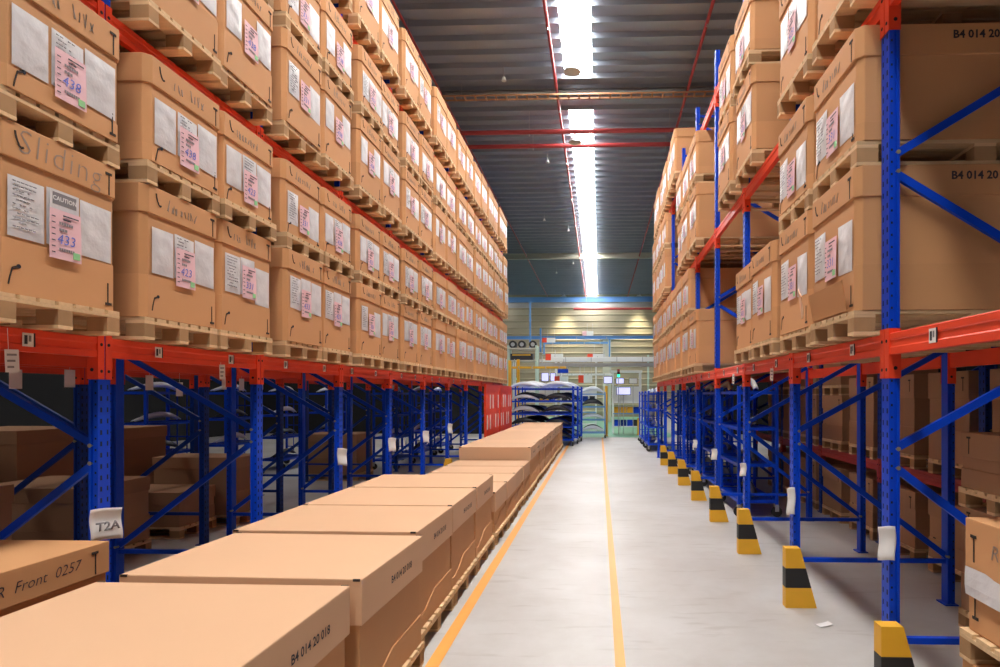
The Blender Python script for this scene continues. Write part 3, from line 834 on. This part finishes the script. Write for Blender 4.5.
# ------------------------------------------------------------------ parts trolleys
def curved_part(L, D, h, m, seed):
    rnd = random.Random(seed); a = rnd.uniform(.6, 1.3); b = rnd.uniform(-.2, .2)
    def fn(u, v):
        t = (u-.5)*2
        return (t*L/2, D*(.35*t*t*a-.2)+D*.4*(v-.5)+b*.03, h*(1-t*t*.75)*math.sin(math.pi*(.15+.7*v)))
    me = MB().grid(fn, 14, 6, m).mesh('moulded_car_part', smooth=True)
    return me
CP = [curved_part(1.35, .26, .30, M['dark'], 1), curved_part(1.4, .24, .26, M['silver'], 2), curved_part(1.3, .26, .31, M['dblue'], 3), curved_part(1.38, .25, .28, M['white'], 4)]
def trolley_proto(W, D, Ht, ns, blue):
    t = thing('parts_trolley')
    for x in (-W/2, W/2):
        for y in (-D/2, D/2):
            MB().box(x-.025, x+.025, y-.025, y+.025, .2, Ht, blue).build('post', t)
            c = MB(); c.tube([(x-.025, y, .085), (x+.025, y, .085)], .085, M['rubber'], 14); c.box(x-.035, x+.035, y-.03, y+.03, .09, .2, M['steel']); c.build('castor', t)
    for i in range(ns):
        z = .25+(Ht-.35)*i/(ns-1) if ns > 1 else .3
        s = MB()
        for y in (-D/2, D/2): s.box(-W/2, W/2, y-.02, y+.02, z-.03, z+.02, blue)
        for x in (-W/2, W/2): s.box(x-.02, x+.02, -D/2, D/2, z-.03, z+.02, blue)
        s.box(-W/2, W/2, -D/2, D/2, z-.005, z+.004, blue)
        s.build('shelf', t)
    for i in range(6):
        z = .5+i*(Ht-.6)/5
        MB().tube([(W/2, -D/2, z), (W/2, D/2, z)], .014, blue, 6).build('side_bar', t)
    for y in (-D*.17, D*.17): MB().tube([(W/2, y, .3), (W/2, y, Ht-.1)], .014, blue, 6).build('side_bar', t)
    return t
def stock(t, W, D, Ht, ns, where, seed, kinds=(0, 1, 2, 3), rows_=2, cols=1, zs=.8):
    rnd = random.Random(seed)
    for i in range(ns):
        z = .25+(Ht-.35)*i/(ns-1)+.03
        for j in range(rows_):
            for q in range(cols):
                o = link('moulded_car_part', CP[rnd.choice(kinds if i < ns-1 else (1, 3))])
                dx, dy = ((q-(cols-1)/2)*W/cols, (j-(rows_-1)/2)*D*(.45 if rows_ < 3 else .30))
                o.location = (t.location.x+dx, t.location.y+dy, t.location.z+z)
                s_ = W/1.5/cols; o.scale = (s_*.96, 1, zs*rnd.uniform(.75, 1.))
                md = o.modifiers.new('s', 'SOLIDIFY'); md.thickness = .02
                o.rotation_euler = (0, 0, t.rotation_euler.z)
                if t.rotation_euler.z: o.location = (t.location.x+dy, t.location.y+dx, t.location.z+z)
                row = 'front' if j == 0 else 'rear' if j == rows_-1 else 'middle'
                sh = (['bottom', 'second', 'third', 'top'] if ns == 4 else ['bottom', 'second', 'third', 'fourth', 'top'])[i]
                half = '' if cols == 1 else [', left half', ', right half'][q]
                tag(o, f'{row} car part, {sh} shelf, {where}{half}', 'car part', 'moulded parts on the trolleys')
TW, TD, TH = 2.5, .9, 2.3
tb = trolley_proto(TW, TD, TH, 5, M['blue'])
spots = [(-2.25, 23.7, 'blue trolley behind the left rack end'), (-2.12, 25.0, 'second blue trolley behind the left rack end'), (-2.0, 26.3, 'third blue trolley behind the left rack end')]
for i, (x, y, w) in enumerate(spots):
    o = tb if i == 0 else copy_tree(tb); o.location = (x, y, .002)
    tag(o, ['wide blue shelf trolley of car parts just past the left rack end', 'second wide blue shelf trolley past the left rack end', 'third wide blue shelf trolley past the left rack end'][i], 'trolley', 'blue parts trolleys')
    stock(o, TW, TD, TH, 5, w, 40+i, (0, 0, 1, 2, 0), 3, 2, 1.15)
tl = trolley_proto(1.15, .8, 2.1, 4, M['lblue']); tl.location = (-.3, 28.0, .004)
tag(tl, 'light blue trolley of pale curved parts in mid aisle', 'trolley', 'blue parts trolleys')
stock(tl, 1.15, .8, 2.1, 4, 'light blue trolley', 50, (0, 1, 3), 3, 1, 1.2)
tr = trolley_proto(1.4, .6, 2.1, 4, M['blue'])
for i, y in enumerate((21.9, 23.6, 25.2)):
    o = tr if i == 0 else copy_tree(tr); o.location = (2.02, y, .002); o.rotation_euler = (0, 0, R(90))
    tag(o, f'narrow blue trolley past the right rack end, {ORD[i]} of three', 'trolley', 'blue parts trolleys')
    stock(o, 1.4, .6, 2.1, 4, f'{ORD[i]} narrow right trolley', 60+i, (0, 1, 1, 3), 1)
# trolleys with dark parts inside the shade of the racks
for i, (x, y) in enumerate(((2.55, 10.6), (2.55, 12.5), (2.55, 14.4), (2.55, 16.3), (2.55, 18.2))):
    o = copy_tree(tr); o.location = (x, y, .002); o.rotation_euler = (0, 0, R(90))
    tag(o, f'dark loaded trolley parked inside the right rack, {ORD[i]} from the near end', 'trolley', 'blue parts trolleys')
    stock(o, 1.4, .6, 2.1, 4, f'{ORD[i]} trolley in the right rack', 80+i, (0,), 1)
for i, (x, y) in enumerate(((-8.6, 11.6), (-8.6, 14.), (-8.6, 16.4), (-5.6, 16.5), (-5.6, 18.8), (-8.6, 19.), (-5.6, 21.))):
    o = copy_tree(tr); o.location = (x, y, .002); o.rotation_euler = (0, 0, R(90))
    tag(o, f'trolley of dark parts behind the left rack, {ORD[i]} from the near end', 'trolley', 'blue parts trolleys')
    stock(o, 1.4, .6, 2.1, 4, f'{ORD[i]} trolley behind the left rack', 100+i, (0, 0, 3), 1)

# ------------------------------------------------------------------ assembly stations in the far hall
def station(px0, px1, Y, top, lab, bins):
    a, b = at(px0, 395, Y), at(px1, 395, Y); W = b.x-a.x
    t = thing('assembly_station', ((a.x+b.x)/2, Y, .004)); tz = at(0, top, Y).z
    for x in (-W/2, W/2):
        for y in (-.35, .35): MB().box(x-.04, x+.04, y-.04, y+.04, 0, tz, M['white']).build('post', t)
    for z in (.35, 1.0, 1.55):
        MB().box(-W/2, W/2, -.4, .4, z, z+.05, M['white'] if z != 1.0 else M['lblue']).build('shelf', t)
    MB().box(-W/2, W/2, .36, .39, 1.6, 2.4, M['white']).build('back_panel', t)
    MB().box(-W/2-.1, W/2+.1, -.1, .1, tz, tz+.12, M['white']).build('header', t)
    tag(t, lab, 'workstation', 'assembly stations')
    rnd = random.Random(int(px0))
    for z in bins:
        n = max(2, int((W-.40)/.30)+1)
        for i in range(n):
            x = t.location.x-W/2+.2+i*(W-.40)/(n-1)
            m = M[rnd.choice(('blue', 'dblue', 'blue', 'yellow', 'dark'))]
            bn = MB(); w, d, h = .14, .2, .30
            bn.box(-w, w, -d, d, 0, .01, m); bn.box(-w, w, d-.01, d, .01, h, m); bn.box(-w, w, -d, -d+.01, .01, h*.7, m); bn.box(-w, -w+.01, -d+.01, d-.01, .01, h, m); bn.box(w-.01, w, -d+.01, d-.01, .01, h, m)
            o = bn.build('parts_bin'); o.location = (x, Y-.12, .004+z+.052)
            tag(o, f'parts bin, {ORD[i]}, {"lower" if z < .7 else "upper"} shelf of {lab.split(",")[0]}', 'bin', 'parts bins on the stations')
station(613, 640, 31, 373, 'white and mint station right of the aisle end, with screens', (.35, 1.0))
station(561, 596, 33, 362, 'white station seen above the trolleys, aisle end', (1.55,))
station(514, 556, 33, 362, 'white station above the wide trolleys, left of the aisle end', (1.55,))
def screen(px, py, Y, w, h, lab, lit=True):
    c = at(px, py, Y); t = thing('monitor', (c.x, c.y, c.z))
    MB().box(-w/2, w/2, -.03, .03, -h/2, h/2, M['dark']).build('housing', t, bevel=.008)
    MB().box(-w/2+.025, w/2-.025, -.034, -.0305, -h/2+.025, h/2-.025, M['screen'] if lit else M['paper']).build('display', t)
    MB().box(-.015, .015, .03, .06, .004-c.z, h/2, M['steel']).build('stand', t)
    tag(t, lab, 'monitor')
screen(623.5, 391, 30.5, .72, .40, 'largest lit pale monitor on the mint station')
screen(608, 380, 30.5, .44, .36, 'lit monitor beside the mint station, leftmost of its row')
screen(620, 381, 30.5, .42, .30, 'lit monitor above the largest one on the mint station')
screen(633, 381, 30.5, .42, .30, 'white board-like screen at the upper right of the mint station', False)
screen(545, 377, 32.4, .40, .46, 'tall lit screen above the wide trolleys')
screen(553, 377, 32.4, .30, .44, 'narrow lit screen beside the tall one above the wide trolleys')
def stack_light(px, py, Y, lab):
    c = at(px, py, Y); t = thing('stack_light', (c.x, c.y, c.z))
    for i, m in enumerate(('lamp_g', 'black', 'pipe')): MB().tube([(0, 0, i*.13-.05), (0, 0, i*.13+.075)], .07, M[m], 12).build('segment', t)
    MB().tube([(0, 0, -.05), (0, 0, .004-c.z)], .02, M['steel'], 8).build('mast', t)
    tag(t, lab, 'signal lamp')
stack_light(517.5, 379, 32, 'signal lamp glowing green beside the left rack end')
stack_light(618.5, 376, 30.4, 'signal lamp glowing green above the mint station')
def board(px, py, Y, w, h, m, lab, m2=None):
    c = at(px, py, Y); t = thing('hanging_board', (c.x, c.y, c.z))
    MB().box(-w/2, w/2, -.015, .015, -h/2, h/2, M[m]).build('panel', t)
    if m2: MB().box(-w/2-.28, -w/2-.005, -.015, .015, -h/2, h/2, M[m2]).build('end_panel', t)
    for x in (-w*.4, w*.4): MB().tube([(x, 0, h/2), (x, 0, h/2+.5)], .01, M['steel'], 6).build('hanger', t)
    tag(t, lab, 'sign')
board(557, 357, 31, .62, .32, 'white', 'white and orange board hung above the wide trolleys', 'red')
board(599, 357, 31, .62, .32, 'white', 'white and orange board hung above the aisle end', 'red')
board(590, 333.5, 40, .45, .30, 'white', 'small pink and white board on the thin blue rail', 'pink')
board(551, 340, 36, .5, .28, 'white', 'upper white and orange board by the blue posts', 'red')
board(563, 371, 31.7, .55, .20, 'blue', 'blue panel on the white header above the trolleys')
for i, (px, py) in enumerate(((564, 380), (588, 379))):
    board(px, py, 32, .45, .40, 'white', ['white notice board with orange mark above the trolleys', 'white notice board with orange mark nearer the aisle end'][i], 'red')
# overhead frame carrying ducts
def span(name, px0, px1, py, Y, hh, m, lab, cat):
    a, b = at(px0, py, Y), at(px1, py, Y); t = thing(name, (a.x, Y, a.z)); W = b.x-a.x
    MB().box(0, W, -.12, .12, -hh/2, hh/2, M[m]).build('run', t, bevel=.01)
    n = 3
    for i in range(n): MB().box(.1+i*(W-.2)/(n-1)-.02, .1+i*(W-.2)/(n-1)+.02, -.02, .02, hh/2, hh/2+.35, M['steel']).build('hanger', t)
    for i in range(4): MB().box(W*(i+.5)/4-.02, W*(i+.5)/4+.02, -.125, .125, -hh/2-.01, hh/2+.01, M['steel']).build('clamp', t)
    tag(t, lab, cat)
span('cable_duct', 553, 655, 359.5, 30, .22, 'white', 'upper white duct spanning above the stations', 'duct')
span('cable_duct', 540, 655, 365.0, 30.5, .18, 'steel', 'grey duct spanning just below the white one', 'duct')
span('lighting_rail', 512, 566, 367.5, 28.6, .10, 'yellow', 'orange rail spanning above the wide trolleys', 'rail')
span('lighting_rail', 548, 612, 374.5, 33, .10, 'white', 'white header rail above the boards of the stations', 'rail')
span('lighting_rail', 545, 608, 343, 42, .12, 'lblue', 'blue rail hung below the thin crane rail', 'rail')
# mezzanine shelf with machines at left
def shelf_unit():
    a = at(509, 395, 30); b = at(537, 395, 30); W = b.x-a.x
    t = thing('storage_gantry', ((a.x+b.x)/2, 30, .004))
    for x in (-W/2, W/2):
        for y in (-.4, .4): MB().box(x-.05, x+.05, y-.05, y+.05, 0, at(0, 346, 30).z, M['mint']).build('post', t)
    for py in (348.5, 360.5): MB().box(-W/2, W/2, -.5, .5, at(0, py, 30).z-.05, at(0, py, 30).z, M['cream']).build('shelf', t)
    tag(t, 'pale high gantry shelf behind the left rack end', 'shelf')
    for i, px in enumerate((513, 522, 533)):
        c = at(px, 348.5, 30); d = MB()
        d.tube([(0, -.2, .19), (0, .2, .19)], .19, M['rubber'], 16); d.tube([(0, -.21, .19), (0, -.2, .19)], .1, M['steel'], 12)
        o = d.build('reel'); o.location = (c.x, 30, c.z+.005); tag(o, f'dark round reel on the high gantry shelf, {ORD[i].replace("nearest", "first")} from left', 'reel', 'reels on the gantry shelf')
    c = at(522, 360.5, 30); o = MB().box(-.55, .55, -.3, .3, 0, .32, M['dark']).box(-.45, .45, -.305, -.3, .22, .29, M['yellow']).build('machine_case', bevel=.02); o.location = (c.x, 30, c.z+.005); tag(o, 'dark case with orange strip on the lower gantry shelf', 'case')
shelf_unit()
for i, (px, y0, y1, Y) in enumerate(((530, 301, 350, 40), (540.5, 328, 352, 38), (544, 337, 354, 38), (609.5, 337, 357, 41), (648, 355, 435, 33))):
    a, b = at(px, y0, Y), at(px, y1, Y); t = thing('hanging_hoist_post', (a.x, Y, b.z))
    MB().box(-.05, .05, -.05, .05, 0, a.z-b.z, M['lblue'] if i < 4 else M['mint']).build('column', t)
    MB().box(-.12, .12, -.12, .12, -.03, 0, M['steel']).build('end_plate', t)
    tag(t, ['tall blue hoist post hanging behind the left rack end', 'blue hoist post left of the boards, nearer the rack', 'blue hoist post just right of the tall one', 'blue hoist post above the aisle end', 'mint post beside the right rack end'][i], 'post')
for i, (px, py) in enumerate(((509.5, 372), (518, 371))):
    c = at(px, py, 29); t = thing('yellow_hoist', (c.x, 29, .06)); MB().box(-.07, .07, -.07, .07, 0, c.z+.5, M['yellow']).build('arm', t, bevel=.01); MB().box(-.1, .1, -.1, .1, -.06, 0, M['black']).build('foot', t)
    tag(t, f'yellow hoist arm behind the left rack end, {["left", "right"][i]} one', 'hoist')
for i, (px, y0, y1, Y) in enumerate(((606.3, 386, 425, 29), (638.5, 418, 434, 30))):
    a, b = at(px, y0, Y), at(px, y1, Y); t = thing('guard_bollard', (a.x, Y, .004)); MB().tube([(0, 0, 0), (0, 0, a.z)], .07, M['yellow'], 12).build('tube', t); MB().tube([(0, 0, 0), (0, 0, .02)], .12, M['yellow'], 12).build('foot', t)
    tag(t, ['tall yellow guard post beside the light blue trolley', 'short yellow guard post under the mint station'][i], 'bollard')
c = at(607, 347, 44); t = thing('wall_column', (c.x, 44.6, 0)); MB().box(-.3, .3, -.2, .2, 0, 6.0, M['cream']).build('shaft', t); MB().box(-.4, .4, -.3, .3, 6, 6.3, M['cream']).build('head', t)
tag(t, 'cream column standing before the far wall above the aisle end', 'column')

# ------------------------------------------------------------------ light, camera
w = bpy.data.worlds.new('World'); sc.world = w; w.use_nodes = True
bg = w.node_tree.nodes['Background']; bg.inputs[0].default_value = (.8, .9, 1, 1); bg.inputs[1].default_value = .3
cam = bpy.data.cameras.new('camera'); co = bpy.data.objects.new('camera', cam); col.objects.link(co)
F = 610.; PSI = R(2)
cam.sensor_width = 36; cam.lens = F/1000*36; cam.clip_start = .05; cam.clip_end = 200
cam.shift_x = (500-(599-F*math.tan(PSI)))/1000; cam.shift_y = (395-333.5)/1000
co.location = (0, 0, H); co.rotation_euler = (R(90), 0, PSI); sc.camera = co
vs = sc.view_settings; vs.view_transform = 'Standard'; vs.look = 'None'; vs.gamma = 1; vs.use_curve_mapping = False; vs.exposure = 0.0
sc.cycles.max_bounces = 8; sc.cycles.diffuse_bounces = 5; sc.cycles.use_denoising = True
